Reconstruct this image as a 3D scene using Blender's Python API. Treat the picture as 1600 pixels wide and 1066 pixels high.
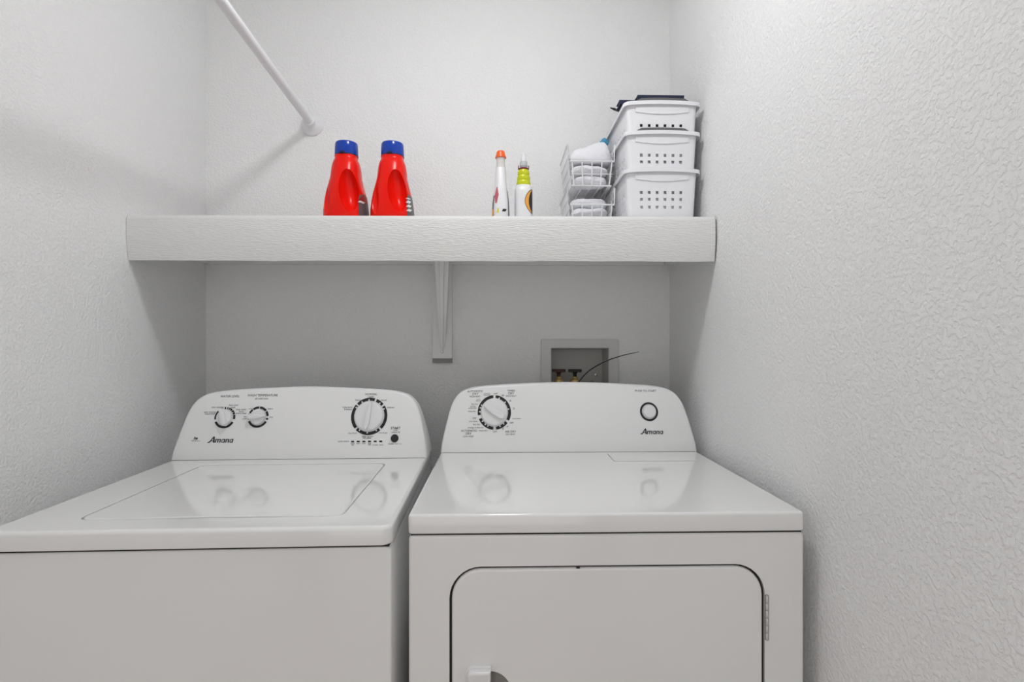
import bpy, bmesh, math, random
from mathutils import Vector, Matrix, noise

# ------------------------------------------------------------------ scene, camera, light
for o in list(bpy.data.objects):
    bpy.data.objects.remove(o, do_unlink=True)
S = bpy.context.scene
COL = S.collection
CZ = 1.235                                   # camera height above the floor
cam_d = bpy.data.cameras.new('camera')
cam_d.sensor_width = 36.0
cam_d.lens = 36.0 * 820.0 / 1600.0
cam_d.clip_start = 0.02
cam = bpy.data.objects.new('camera', cam_d)
COL.objects.link(cam)
cam.location = (0, 0, CZ)
cam.rotation_euler = (math.radians(90), 0, -math.atan(20 / 820.0))
S.camera = cam
S.view_settings.view_transform = 'Standard'
S.view_settings.look = 'None'
S.view_settings.gamma = 1.0
S.view_settings.use_curve_mapping = False
S.view_settings.exposure = 0.24
LAMP_STRENGTH = 49.0
FILL_STRENGTH = 1.02
world = bpy.data.worlds.new('doorway_fill')  # even fill light added outside, enters through the doorway behind the camera
S.world = world
world.use_nodes = True
wb = world.node_tree.nodes['Background']
wb.inputs[0].default_value = (1.0, 0.985, 0.962, 1)
wb.inputs[1].default_value = FILL_STRENGTH

# ------------------------------------------------------------------ materials
def pbr(name, col, rough=0.5, metal=0.0, coat=0.0, spec=0.5, alpha=None, trans=0.0):
    m = bpy.data.materials.new(name)
    m.use_nodes = True
    b = m.node_tree.nodes['Principled BSDF']
    b.inputs['Base Color'].default_value = (*col, 1)
    b.inputs['Roughness'].default_value = rough
    b.inputs['Metallic'].default_value = metal
    b.inputs['Coat Weight'].default_value = coat
    b.inputs['Coat Roughness'].default_value = 0.05
    b.inputs['Specular IOR Level'].default_value = spec
    b.inputs['Transmission Weight'].default_value = trans
    return m

def add_bump(m, scale, strength, dist, stretch=(1, 1, 1), detail=3.0, lo=0.0, hi=1.0, col_var=0.0):
    nt = m.node_tree
    b = nt.nodes['Principled BSDF']
    tc = nt.nodes.new('ShaderNodeTexCoord')
    mp = nt.nodes.new('ShaderNodeMapping')
    mp.inputs['Scale'].default_value = stretch
    nz = nt.nodes.new('ShaderNodeTexNoise')
    nz.inputs['Scale'].default_value = scale
    nz.inputs['Detail'].default_value = detail
    mr = nt.nodes.new('ShaderNodeMapRange')
    mr.inputs['From Min'].default_value = lo
    mr.inputs['From Max'].default_value = hi
    mr.interpolation_type = 'SMOOTHSTEP'
    bp = nt.nodes.new('ShaderNodeBump')
    bp.inputs['Strength'].default_value = strength
    bp.inputs['Distance'].default_value = dist
    nt.links.new(tc.outputs['Object'], mp.inputs['Vector'])
    nt.links.new(mp.outputs['Vector'], nz.inputs['Vector'])
    nt.links.new(nz.outputs['Fac'], mr.inputs['Value'])
    nt.links.new(mr.outputs['Result'], bp.inputs['Height'])
    nt.links.new(bp.outputs['Normal'], b.inputs['Normal'])
    return m

WALL = add_bump(pbr('painted_orange_peel_plaster', (.92, .92, .92), .75, spec=.25), 140, .50, .0020, lo=.40, hi=.60, detail=5)
CEIL = add_bump(pbr('ceiling_paint', (.92, .92, .92), .85), 90, .3, .002)
FLOOR = add_bump(pbr('warm_vinyl_floor', (.62, .52, .48), .5), 30, .1, .001, stretch=(1, 8, 1))
TRIM = pbr('white_trim_paint', (.8, .8, .79), .4)
SHELFP = add_bump(pbr('shelf_paint', (.86, .86, .857), .55), 60, .1, .001)
LINER = add_bump(pbr('embossed_white_liner', (.83, .83, .82), .45), 60, .55, .0014, stretch=(1.0, 6, 6), detail=4, lo=.35, hi=.65)
ENAMEL = pbr('white_enamel', (.90, .90, .896), .11, coat=.5)
CONSOLE = pbr('white_console_plastic', (.88, .88, .88), .34)
POCKET = pbr('shaded_handle_pocket', (.30, .285, .27), .5)
KNOBW = pbr('white_knob_plastic', (.84, .84, .845), .28)
PRINT = pbr('grey_print', (.06, .06, .063), .6)
PRINTD = pbr('black_print', (.012, .012, .014), .5)
BLACK = pbr('black_plastic', (.012, .012, .013), .35)
DARK = pbr('gap_shade', (.02, .02, .02), .8)  # near-black colour stands in for shade inside the seams and door gap
STEEL = pbr('steel', (.55, .54, .53), .35, metal=1.0)
RED = pbr('red_detergent_plastic', (.86, .010, .004), .24, spec=.22)
BLUE = pbr('blue_cap_plastic', (.010, .055, .40), .18, coat=.05, spec=.3)
BLUED = pbr('dark_blue_cap_seam', (.004, .008, .05), .4)
LABELG = pbr('grey_label', (.13, .12, .12), .45)
LABELR = pbr('dark_red_label', (.32, .02, .02), .45)
PWHITE = pbr('white_plastic', (.82, .82, .84), .35)
BASKP = pbr('white_basket_plastic', (.88, .88, .91), .4)
PGREY = pbr('pale_grey_plastic', (.52, .56, .58), .4)
BEIGE = pbr('pale_neck_plastic', (.72, .70, .68), .4)
ORANGE = pbr('orange_plastic', (.90, .12, .01), .32)
LIME = pbr('lime_plastic', (.62, .66, .01), .3)
MAROON = pbr('maroon_plastic', (.16, .012, .02), .4)
AMBER = pbr('amber_print', (.85, .38, .06), .45)
YELLOWP = pbr('yellow_print', (.75, .65, .05), .5)
PINK = pbr('rose_print', (.55, .12, .16), .5)
WIREW = pbr('white_coated_wire', (.84, .84, .86), .35)
CLOTH = add_bump(pbr('white_terry_cloth', (.86, .86, .90), .95, spec=.1), 260, .5, .002)
BCLOTH = add_bump(pbr('blue_cloth', (.10, .36, .55), .9, spec=.1), 260, .4, .002)
NAVY = pbr('navy_cover', (.008, .014, .05), .45)
PAPER = pbr('grey_paper', (.12, .12, .125), .7)
GRIP = pbr('grey_grip', (.13, .13, .13), .6)
OUTLET = pbr('outlet_box_plastic', (.72, .71, .70), .5)
BOXIN = pbr('outlet_box_inside', (.55, .54, .52), .6)
MIDGREY = pbr('mid_grey', (.30, .29, .28), .7)
BRASS = pbr('brass', (.72, .52, .20), .38, metal=.6)
VRED = pbr('dark_red_handle', (.07, .013, .010), .4)
PENM = pbr('pen_brown_metal', (.16, .14, .13), .35, metal=.5)

LAMPM = bpy.data.materials.new('lamp_glass_lit')
LAMPM.use_nodes = True
_nt = LAMPM.node_tree
_nt.nodes.clear()
_o = _nt.nodes.new('ShaderNodeOutputMaterial')
_e = _nt.nodes.new('ShaderNodeEmission')
_e.inputs['Color'].default_value = (.975, .992, 1.0, 1)
_e.inputs['Strength'].default_value = LAMP_STRENGTH
_nt.links.new(_e.outputs[0], _o.inputs[0])

# ------------------------------------------------------------------ mesh helpers
FRONT = lambda x=0, y=0, z=0: Matrix(((1, 0, 0, x), (0, 0, -1, y), (0, 1, 0, z), (0, 0, 0, 1)))   # u->X v->Z w->-Y
TOP = lambda x=0, y=0, z=0: Matrix.Translation((x, y, z))

def rr(w, h, r, n=6, cx=0, cy=0, sub=0):
    """rounded rectangle outline, counter-clockwise, 4*(n+1) points (+ sub per side)"""
    pts = []
    cs = ((w/2 - r, h/2 - r, 0), (-w/2 + r, h/2 - r, 90), (-w/2 + r, -h/2 + r, 180), (w/2 - r, -h/2 + r, 270))
    for k, (x, y, a) in enumerate(cs):
        arc = [(cx + x + r*math.cos(math.radians(a + 90*i/n)), cy + y + r*math.sin(math.radians(a + 90*i/n))) for i in range(n + 1)]
        pts += arc
        if sub:
            nx, ny, na = cs[(k + 1) % 4]
            q = (cx + nx + r*math.cos(math.radians(na)), cy + ny + r*math.sin(math.radians(na)))
            p = arc[-1]
            for i in range(1, sub + 1):
                t = i/(sub + 1)
                pts.append((p[0] + (q[0] - p[0])*t, p[1] + (q[1] - p[1])*t))
    return pts

def inset(pts, d):
    n = len(pts)
    out = []
    for i in range(n):
        p0, p1, p2 = Vector(pts[i - 1]), Vector(pts[i]), Vector(pts[(i + 1) % n])
        e1, e2 = (p1 - p0), (p2 - p1)
        if e1.length < 1e-9: e1 = e2
        if e2.length < 1e-9: e2 = e1
        e1.normalize(); e2.normalize()
        n1, n2 = Vector((-e1.y, e1.x)), Vector((-e2.y, e2.x))
        b = n1 + n2
        b = b/max(b.length_squared/2, .4)
        out.append((p1.x + b.x*d, p1.y + b.y*d))
    return out

class Mesh:
    def __init__(self):
        self.bm = bmesh.new()

    def ring(self, pts):
        return [self.bm.verts.new(p) for p in pts]

    def bridge(self, a, b, closed=True):
        n = len(a)
        for i in range(n if closed else n - 1):
            j = (i + 1) % n
            try: self.bm.faces.new((a[i], a[j], b[j], b[i]))
            except ValueError: pass

    def cap(self, r, flip=False):
        try: self.bm.faces.new(list(reversed(r)) if flip else r)
        except ValueError: pass

    def loft(self, rings, cap0=True, cap1=True):
        vr = [self.ring(r) for r in rings]
        for a, b in zip(vr, vr[1:]): self.bridge(a, b)
        if cap0: self.cap(vr[0], True)
        if cap1: self.cap(vr[-1])
        return vr

    def box(self, x0, x1, y0, y1, z0, z1):
        r = [[(x0, y0, z), (x1, y0, z), (x1, y1, z), (x0, y1, z)] for z in (z0, z1)]
        self.loft(r)
        return self

    def slab(self, outline, t, bevel=.003, M=Matrix(), hole=None, hole_depth=.01, back_bevel=0, segs=3):
        """outline in (u,v), thickness along w from 0 to t; rounded front edge; optional pocket"""
        def mp(pts, w): return [M @ Vector((p[0], p[1], w)) for p in pts]
        rings = []
        if back_bevel:
            for i in range(segs + 1):
                a = math.pi/2*i/segs
                rings.append(mp(inset(outline, back_bevel*(1 - math.sin(a))), back_bevel*(1 - math.cos(a))))
        else:
            rings.append(mp(outline, 0))
        if bevel:
            for i in range(segs + 1):
                a = math.pi/2*i/segs
                rings.append(mp(inset(outline, bevel*(1 - math.cos(a))), t - bevel + bevel*math.sin(a)))
            rings.append(mp(inset(outline, bevel*1.08 + .0002), t))
        else:
            rings.append(mp(outline, t))
        vr = self.loft(rings, True, hole is None)
        if hole is not None:
            h0 = self.ring(mp(hole, t)); h1 = self.ring(mp(hole, t - hole_depth))
            self.bridge(vr[-1], h0); self.bridge(h0, h1); self.cap(h1)
        return self

    def lathe(self, prof, M=Matrix(), seg=24, sx=1, sy=1):
        rings = []
        for r, z in prof:
            rings.append([M @ Vector((sx*r*math.cos(2*math.pi*i/seg), sy*r*math.sin(2*math.pi*i/seg), z)) for i in range(seg)])
        self.loft(rings)
        return self

    def tube(self, pts, r, seg=6, closed=False):
        P = [Vector(p) for p in pts]
        n = len(P)
        rs = r if isinstance(r, (list, tuple)) else [r]*n
        rings = []
        up = None
        for i in range(n):
            if closed: t = P[(i + 1) % n] - P[i - 1]
            else: t = P[min(i + 1, n - 1)] - P[max(i - 1, 0)]
            t.normalize()
            if up is None:
                up = t.orthogonal().normalized()
            else:
                up = (up - t*up.dot(t))
                up = up.normalized() if up.length > 1e-6 else t.orthogonal().normalized()
            v = t.cross(up)
            rings.append([P[i] + (up*math.cos(2*math.pi*k/seg) + v*math.sin(2*math.pi*k/seg))*rs[i] for k in range(seg)])
        if closed:
            vr = [self.ring(q) for q in rings]
            for a, b in zip(vr, vr[1:] + vr[:1]): self.bridge(a, b)
        else:
            self.loft(rings)
        return self

    def obj(self, name, mat, parent=None, smooth=35, recalc=True):
        if recalc: bmesh.ops.recalc_face_normals(self.bm, faces=self.bm.faces)
        me = bpy.data.meshes.new(name)
        self.bm.to_mesh(me); self.bm.free()
        for m in (mat if isinstance(mat, (list, tuple)) else [mat]): me.materials.append(m)
        if smooth:
            me.polygons.foreach_set('use_smooth', [True]*len(me.polygons))
            me.set_sharp_from_angle(angle=math.radians(smooth))
        o = bpy.data.objects.new(name, me)
        COL.objects.link(o)
        if parent: o.parent = parent
        return o

def tag(o, label, cat, group=None):
    o['label'] = label; o['category'] = cat
    if group: o['group'] = group
    return o

def struct(o, label=None):
    o['kind'] = 'structure'
    if label: o['label'] = label
    return o

def stuff(o):
    o['kind'] = 'stuff'
    return o

def thing(name, label, cat, loc, rz=0, group=None):
    o = bpy.data.objects.new(name, None)
    o.empty_display_size = .05
    COL.objects.link(o)
    o.location = loc; o.rotation_euler = (0, 0, rz)
    return tag(o, label, cat, group)

def copy_tree(o, parent=None):
    c = o.copy(); COL.objects.link(c)
    c.parent = parent
    for ch in list(o.children): copy_tree(ch, c)
    return c

def carve(o, cutters):
    """subtract cutter meshes from o and keep the plain result"""
    cs = []
    for c in cutters:
        m = o.modifiers.new('cut', 'BOOLEAN'); m.operation = 'DIFFERENCE'; m.object = c; m.solver = 'EXACT'
        cs.append(c)
    bpy.context.view_layer.update()
    dg = bpy.context.evaluated_depsgraph_get()
    me = bpy.data.meshes.new_from_object(o.evaluated_get(dg))
    o.modifiers.clear()
    o.data = me
    for c in cs: bpy.data.objects.remove(c, do_unlink=True)
    me.polygons.foreach_set('use_smooth', [True]*len(me.polygons))
    me.set_sharp_from_angle(angle=math.radians(40))

def text_faces(items, M, shear=0.0, bold=0.0, squash=1.0):
    """items: (text, x, h, width); returns a Mesh with flat lettering placed in plane M (u,v)"""
    out = Mesh()
    for t, x, h, w in items:
        cu = bpy.data.curves.new('lettering', 'FONT')
        cu.body = t; cu.size = 1; cu.resolution_u = 2; cu.offset = bold; cu.shear = shear
        ob = bpy.data.objects.new('lettering', cu)
        COL.objects.link(ob)
        me = ob.to_mesh()
        xs = [v.co.x for v in me.vertices]; ys = [v.co.y for v in me.vertices]
        s = w/(max(xs) - min(xs)); cx = (max(xs) + min(xs))/2; cy = (max(ys) + min(ys))/2
        vs = [out.bm.verts.new(M @ Vector((x + (v.co.x - cx)*s, h + (v.co.y - cy)*s*squash, 0))) for v in me.vertices]
        for p in me.polygons:
            try: out.bm.faces.new([vs[i] for i in p.vertices])
            except ValueError: pass
        ob.to_mesh_clear()
        bpy.data.objects.remove(ob, do_unlink=True)
    return out

# ------------------------------------------------------------------ the room
XL, XR, YB, YF, ZC = -1.008, .598, 1.83, -1.05, 2.46
m = Mesh().box(XL - .6, XR + .6, YF - .6, YB + .15, -.08, 0); struct(m.obj('floor', FLOOR, smooth=0))
m = Mesh().box(XL - .12, XR + .12, YF - .12, YB + .15, ZC, ZC + .08); struct(m.obj('ceiling', CEIL, smooth=0))
m = Mesh().box(XL - .12, XL, YF - .12, YB + .15, 0, ZC); struct(m.obj('wall_left', WALL, smooth=0), 'white orange-peel textured side wall beside the washer')
m = Mesh().box(XR, XR + .12, YF - .12, YB + .15, 0, ZC); struct(m.obj('wall_right', WALL, smooth=0), 'white orange-peel textured side wall beside the dryer')
OX0, OX1, OZ0, OZ1 = .181, .383, CZ - .205, CZ - .0246
m = Mesh()
m.box(XL, OX0, YB, YB + .15, 0, ZC); m.box(OX1, XR, YB, YB + .15, 0, ZC)
m.box(OX0, OX1, YB, YB + .15, 0, OZ0); m.box(OX0, OX1, YB, YB + .15, OZ1, ZC)
struct(m.obj('wall_back', WALL, smooth=0), 'white textured wall behind the shelf and machines')
m = Mesh()                                                     # unseen front wall, its doorway widened to let in more fill light
m.box(XL, -.85, YF - .12, YF, 0, ZC); m.box(.44, XR, YF - .12, YF, 0, ZC); m.box(-.85, .44, YF - .12, YF, 1.94, ZC)
struct(m.obj('wall_front', WALL, smooth=0))
m = Mesh()
for x0, x1 in ((-.92, -.85), (.44, .51)): m.box(x0, x1, YF, YF + .018, 0, 2.03)
m.box(-.85, .44, YF, YF + .018, 1.94, 2.03)
struct(m.obj('trim_1', TRIM, smooth=0))
m = Mesh().box(XL + .0005, XL + .014, YF + .02, YB - .0005, 0, .09); struct(m.obj('baseboard_left', TRIM, smooth=0))
m = Mesh().box(XR - .014, XR - .0005, YF + .02, YB - .0005, 0, .09); struct(m.obj('baseboard_right', TRIM, smooth=0))

# ceiling lamp (above the frame; the light of the room)
lamp = thing('ceiling_lamp', 'round flush ceiling lamp with white glass dome', 'lamp', (-.06, .93, ZC))
Mesh().lathe([(.115, -.0), (.115, -.018), (.10, -.024)], seg=40).obj('base', TRIM, lamp)
Mesh().lathe([(.092, -.0245), (.092, -.045), (.084, -.062), (.066, -.078), (.040, -.088), (.010, -.091)], seg=40).obj('dome', LAMPM, lamp)

# ------------------------------------------------------------------ appliances
def console(parent, w, y0, depth, mat):
    """slanted control console; local base height is 0 at the machine top"""
    half = [(w, 0), (w - .0025, .022), (w - .009, .055), (w - .018, .095), (w - .0265, .126), (w - .036, .147), (w - .049, .163),
            (w - .066, .1735), (w - .090, .1808), (w - .125, .1852), (w - .17, .1884), (w - .23, .1915), (w - .29, .194), (0, .1955)]
    # smooth the side by subdividing with Catmull-Rom
    def cr(p0, p1, p2, p3, t):
        return tuple(.5*((2*b) + (-a + c)*t + (2*a - 5*b + 4*c - d)*t*t + (-a + 3*b - 3*c + d)*t**3) for a, b, c, d in zip(p0, p1, p2, p3))
    fine = half[:2]
    for i in range(1, len(half) - 1):
        p0, p1, p2 = half[i - 1], half[i], half[i + 1]
        p3 = half[i + 2] if i + 2 < len(half) else (-half[i][0], half[i][1])
        for k in range(1, 4): fine.append(cr(p0, p1, p2, p3, k/3))
    right = fine
    left = [(-x, h) for x, h in reversed(fine[:-1])]
    out = right + left                                     # CCW starting bottom-right
    lean = lambda h: y0 + (.003*h/.022 if h < .022 else .003 + .3*(h - .022))
    back = lambda h: depth - .06*max(0, h)/.1955
    b = .007
    def ring(ins, dy, yy=None):
        q = inset(out, ins) if ins else out
        res = []
        for (x, h), (ox, oh) in zip(q, out):
            if oh == 0: h = 0
            if abs(oh - .022) < 1e-6: h = .022
            res.append((x, (lean(h) + dy) if yy is None else yy(h), h))
        return res
    M_ = Mesh()
    rings = [ring(0, 0, back)]
    for i in range(4):
        a = math.pi/2*i/3
        rings.append(ring(b*(1 - math.cos(a)), b*(1 - math.sin(a))))
    vr = [M_.ring(r) for r in rings]
    for a_, b_ in zip(vr, vr[1:]): M_.bridge(a_, b_)
    f = vr[-1]
    M_.cap([f[0], f[1], f[-2], f[-1]])
    M_.cap(f[1:-1])
    M_.cap(vr[0], True)
    return M_.obj('console', mat, parent, smooth=28)

def face_plane(y0, ztop, off=.0008):
    """matrix of the slanted console face: (x, h, out)"""
    k = .3
    n = Vector((0, -1, k)).normalized()
    M = Matrix(((1, 0, 0, 0), (0, k, 0, 0), (0, 1, 0, 0), (0, 0, 0, 1)))
    M.col[2] = (n.x, n.y, n.z, 0)
    M.col[3] = (0, y0 + .003 - k*.022, ztop, 1)
    return M @ Matrix.Translation((0, 0, off))

def dial(parent, M, x, h, r_out, r_in, arcs, ticks, r_knob, bar_len, bar_w, ang, knob_h, name='knob'):
    m = Mesh()
    for a0, a1 in arcs:
        n = max(2, int((a1 - a0)/6))
        o, i_ = [], []
        for k in range(n + 1):
            a = math.radians(a0 + (a1 - a0)*k/n)
            o.append((x + r_out*math.cos(a), h + r_out*math.sin(a))); i_.append((x + r_in*math.cos(a), h + r_in*math.sin(a)))
        for z in (0,):
            vo = m.ring([M @ Vector((p[0], p[1], z)) for p in o]); vi = m.ring([M @ Vector((p[0], p[1], z)) for p in i_])
            m.bridge(vo, vi, closed=False)
    ringo = stuff(m.obj('dial_ring', PRINTD, parent, smooth=0))
    if ticks:
        m = Mesh()
        for a in ticks:
            a = math.radians(a); c, s = math.cos(a), math.sin(a); wd = r_out*.035
            r1 = r_in + (r_out - r_in)*.5
            m.cap(m.ring([M @ Vector((x + r*c - q*s, h + r*s + q*c, .0005)) for r, q in ((r_in - .001, -wd), (r1, -wd), (r1, wd), (r_in - .001, wd))]))
        stuff(m.obj('tick_mark', KNOBW, ringo, smooth=0))
    K = M @ Matrix.Translation((x, h, -.0006))
    kb = Mesh().lathe([(r_knob*1.03, 0), (r_knob*1.03, .002), (r_knob, .0035), (r_knob*.97, knob_h*.8), (r_knob*.93, knob_h*.95), (r_knob*.86, knob_h), (r_knob*.4, knob_h*1.08), (.0005, knob_h*1.1)], K, 48).obj(name, KNOBW, parent)
    R = K @ Matrix.Rotation(math.radians(ang), 4, 'Z')
    m = Mesh()
    L = bar_len/2
    rings = []
    for z, s in ((knob_h*.55, 1.0), (knob_h*1.25, 1.0), (knob_h*1.7, .95), (knob_h*1.9, .84), (knob_h*1.95, .68)):
        pts = []
        for i in range(28):
            a = 2*math.pi*i/28
            c, s_ = math.cos(a), math.sin(a)
            u = L*(abs(c)**.62)*(1 if c > 0 else -1)
            wv = bar_w*(1 - .38*(u/L))/2
            pts.append(R @ Vector((u*(1 - (1 - s)*.35), wv*(abs(s_)**.9)*(1 if s_ > 0 else -1)*s, z)))
        rings.append(pts)
    m.loft(rings)
    m.obj('grip', KNOBW, kb, smooth=50)
    return kb

def ribbon(m, M, pts, t):
    """flat stroke with thickness t through 2D pts"""
    P = [Vector(p) for p in pts]
    L, R_ = [], []
    for i, p in enumerate(P):
        d = (P[min(i + 1, len(P) - 1)] - P[max(i - 1, 0)]).normalized()
        n = Vector((-d.y, d.x))*t/2
        L.append(p + n); R_.append(p - n)
    a = m.ring([M @ Vector((q.x, q.y, 0)) for q in L]); b = m.ring([M @ Vector((q.x, q.y, 0)) for q in R_])
    m.bridge(a, b, closed=False)

def maker_logo(parent, M, x, h, w):
    m = Mesh()
    s = w/4.3
    T = M @ Matrix.Translation((x - w/2 + .1*s, h - .5*s, 0)) @ Matrix.Scale(s, 4)
    sh = lambda pts: [(px + .12*py, py) for px, py in pts]
    def bowl(x0):
        return [(x0 + .50, .55), (x0 + .16, .55), (x0 + .05, .46), (x0, .16), (x0 + .08, .06), (x0 + .40, .06)]
    st = [([(-.14, .04), (.10, .06), (.28, .22), (.80, .96)], .18), ([(.78, 1.0), (.90, .95), (.94, .0)], .25), ([(.34, .33), (.92, .33)], .12),
          ([(1.18, 0), (1.29, .62)], .19), ([(1.29, .56), (2.06, .56)], .13), ([(1.60, 0), (1.70, .58)], .18), ([(2.00, 0), (2.10, .60)], .19),
          (bowl(2.32), .135), ([(2.74, 0), (2.85, .62)], .19),
          ([(3.04, 0), (3.15, .62)], .19), ([(3.15, .56), (3.52, .56)], .13), ([(3.45, 0), (3.55, .60)], .19),
          (bowl(3.76), .135), ([(4.16, 0), (4.27, .62)], .19)]
    for p, t in st: ribbon(m, T, p, t)
    return stuff(m.obj('logo', PRINTD, parent, smooth=0))

# ---- washer
WZ = CZ - .326
washer = thing('washing_machine', 'white top-loading washing machine with three control knobs, left of the dryer', 'washing machine', (-.537, .920, 0), math.radians(1.2))
wW, wD = .695, .667
m = Mesh().slab(rr(wW - .004, WZ - .037 - .03, .012, 5, 0, (WZ - .037 + .03)/2), wD - .010, .005, FRONT(0, wD - .002, 0))
m.obj('cabinet', ENAMEL, washer)
m = Mesh().box(-wW/2 + .005, wW/2 - .005, .006, wD - .01, WZ - .0375, WZ - .0335); m.obj('seam', DARK, washer, smooth=0)
for sx in (-1, 1):
    for y in (.06, wD - .06): Mesh().lathe([(.022, 0), (.022, .008), (.012, .012), (.012, .031)], TOP(sx*.28, y, 0), 16).obj('foot', BLACK, washer)
lx0, lx1, ly0, ly1 = -.233, .247, .058, .482
lid_o = rr(lx1 - lx0, ly1 - ly0, .022, 6, (lx0 + lx1)/2, (ly0 + ly1)/2, sub=9)
m = Mesh().slab(rr(wW, wD, .02, 6, 0, wD/2, sub=9), .034, .0075, TOP(0, 0, WZ - .034), back_bevel=.003, hole=lid_o, hole_depth=.010, segs=5)
m.obj('top_panel', ENAMEL, washer, smooth=50)
Mesh().slab(inset(lid_o, .0004), .0035, 0, TOP(0, 0, WZ - .0099)).obj('lid_gap_shade', MIDGREY, washer, smooth=0)  # grey sheet below the lid edge, paints shade into its gap
lid_i = inset(lid_o, .0030)
lid_i = [(x, y + (.0065*max(0, math.cos((x - .02)/.17*math.pi/2))**1.0 if y < ly0 + .004 and abs(x - .02) < .17 else 0)) for x, y in lid_i]
m = Mesh().slab(lid_i, .0098, .003, TOP(0, 0, WZ - .0094)); m.obj('lid', ENAMEL, washer, smooth=50)
cn = console(washer, .3475, .540, wD - .004, CONSOLE); cn.location = (0, 0, WZ + .0002)
m = Mesh().box(-.342, .342, .5395, .55, WZ - .002, WZ + .0012); m.obj('console_foot_strip', MIDGREY, washer, smooth=0)  # thin grey strip along the foot of the console
PW = face_plane(.540, WZ + .0002)
dial(washer, PW, -.2170, .1115, .0285, .0225, [(205, 332), (140, 190), (90, 99), (-9, 17), (20, 47), (50, 72), (76, 83)], [33, 62], .0208, .050, .0135, 112, .010)
dial(washer, PW, -.1262, .1126, .0287, .0227, [(205, 332), (160, 192), (-16, -6), (6, 36), (40, 86), (90, 128), (131, 156)], [38, 88, 129], .0208, .050, .0135, 3, .010)
dial(washer, PW, .1816, .1129, .0507, .0425, [(74, 136), (41, 68), (-43, 35), (227, 311), (141, 221)], [94, 120, 148, 52, 26, 237, 267, 300], .0405, .078, .0135, 82, .011)
m = Mesh().lathe([(.0107, -.0008), (.0107, .0015), (.0098, .0025), (.004, .0028)], PW @ Matrix.Translation((.2560, .0530, 0)), 28)
m.obj('start_button', BLACK, washer)
for x in (.1404, .1558, .1713, .1868, .2026, .2180):
    Mesh().slab(rr(.0084, .0038, .0014, 3), .0006, .0002, PW @ Matrix.Translation((x, .0454, -.0003))).obj('indicator_light', BLACK, washer)
WT = [('WATER LEVEL', -.2114, .1695, .0525), ('WASH TEMPERATURE', -.1212, .1717, .0835), ('all cold rinse', -.1228, .1629, .0362),
      ('auto sensing', -.2412, .1391, .0323), ('auto sensing', -.2603, .1263, .0322), ('heavy duty', -.2588, .1215, .0268),
      ('deep water', -.1975, .1448, .0270), ('wash', -.1984, .1393, .0126), ('deep water', -.1753, .1329, .0288), ('wash', -.1747, .1281, .0126),
      ('extra rinse', -.1741, .1231, .0287), ('cool', -.1499, .1355, .0090), ('warm', -.0955, .1345, .0144), ('hot', -.0895, .1127, .0090),
      ('tap', -.1627, .1137, .0072), ('cold', -.1626, .1089, .0107), ('high efficiency', -.2864, .0508, .0229),
      ('NORMAL', .1835, .1735, .0335), ('regular', .1831, .1660, .0174), ('heavy', .1472, .1570, .0155), ('casual', .2193, .1570, .0155),
      ('delicate', .2405, .1367, .0191), ('bulky items', .1190, .1371, .0272), ('& sheets', .1210, .1321, .0218), ('drain & spin', .1390, .0673, .0242),
      ('rinse & spin', .2230, .0676, .0243), ('clean washer', .1805, .0592, .0323), ('with', .1729, .0546, .0089),
      ('pause', .2575, .0739, .0117), ('unlock lid', .2577, .0697, .0234), ('hold 3 sec', .2670, .0385, .0179), ('cycle status', .1155, .0459, .0303),
      ('sensing', .1408, .0406, .0120), ('fill', .1411, .0367, .0053), ('wash', .1561, .0404, .0098), ('rinse', .1716, .0403, .0098),
      ('final', .1872, .0402, .0080), ('spin', .1874, .0366, .0080), ('lid locked', .2030, .0365, .0150), ('done', .2202, .0364, .0110)]
stuff(text_faces(WT, PW).obj('lettering', PRINT, washer, smooth=0))
stuff(text_faces([('he', -.2875, .0580, .0106), ('affresh', .1850, .0546, .0125)], PW, shear=.3, bold=.03).obj('lettering', PRINTD, washer, smooth=0))
stuff(text_faces([('START', .2572, .0803, .0270), ('CANCEL', .2466, .0385, .0161)], PW, bold=.012).obj('lettering', PRINTD, washer, smooth=0))
maker_logo(washer, PW, -.2205, .0531, .0654)

# ---- dryer
DZ = CZ - .318
dX, dY = .2012, .963
dryer = thing('clothes_dryer', 'white front-loading clothes dryer with one knob and a large square door', 'dryer', (dX, dY, 0))
dW, dD = .7365, .665
zt = DZ - .0385
door_x0, door_x1, door_z1 = -.0913 - dX, .4944 - dX, CZ - .4145
door_z0 = door_z1 - .545
hole = rr(door_x1 - door_x0, door_z1 - door_z0, .058, 8, (door_x0 + door_x1)/2, (door_z0 + door_z1)/2)
m = Mesh().slab(rr(dW - .002, zt - .03, .008, 8, 0, (zt + .03)/2), dD - .006, .005, FRONT(0, dD - .004, 0), hole=hole, hole_depth=.030)
m.obj('cabinet', ENAMEL, dryer)
m = Mesh().box(-dW/2 + .005, dW/2 - .005, .005, dD - .01, zt - .001, zt + .004); m.obj('seam', DARK, dryer, smooth=0)
for sx in (-1, 1):
    for y in (.06, dD - .06): Mesh().lathe([(.022, 0), (.022, .008), (.012, .012), (.012, .031)], TOP(sx*.3, y, 0), 16).obj('foot', BLACK, dryer)
m = Mesh().slab(rr(dW, dD, .009, 5, 0, dD/2), .0355, .0055, TOP(0, 0, DZ - .0355), back_bevel=.003, segs=4); m.obj('top_panel', ENAMEL, dryer, smooth=50)
m = Mesh().box(.1018, .329, .4155, .508, DZ - .001, DZ + .0002); sl = m.obj('lint_lid_gap', MIDGREY, dryer, smooth=0)
m = Mesh().slab(rr(.2255, .0905, .002, 2, .2165, .4625), .0022, .0008, TOP(0, 0, DZ - .001)); m.obj('lint_lid', ENAMEL, dryer)
cn = console(dryer, .3682, .531, dD - .004, CONSOLE); cn.location = (0, 0, DZ + .0002)
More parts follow.
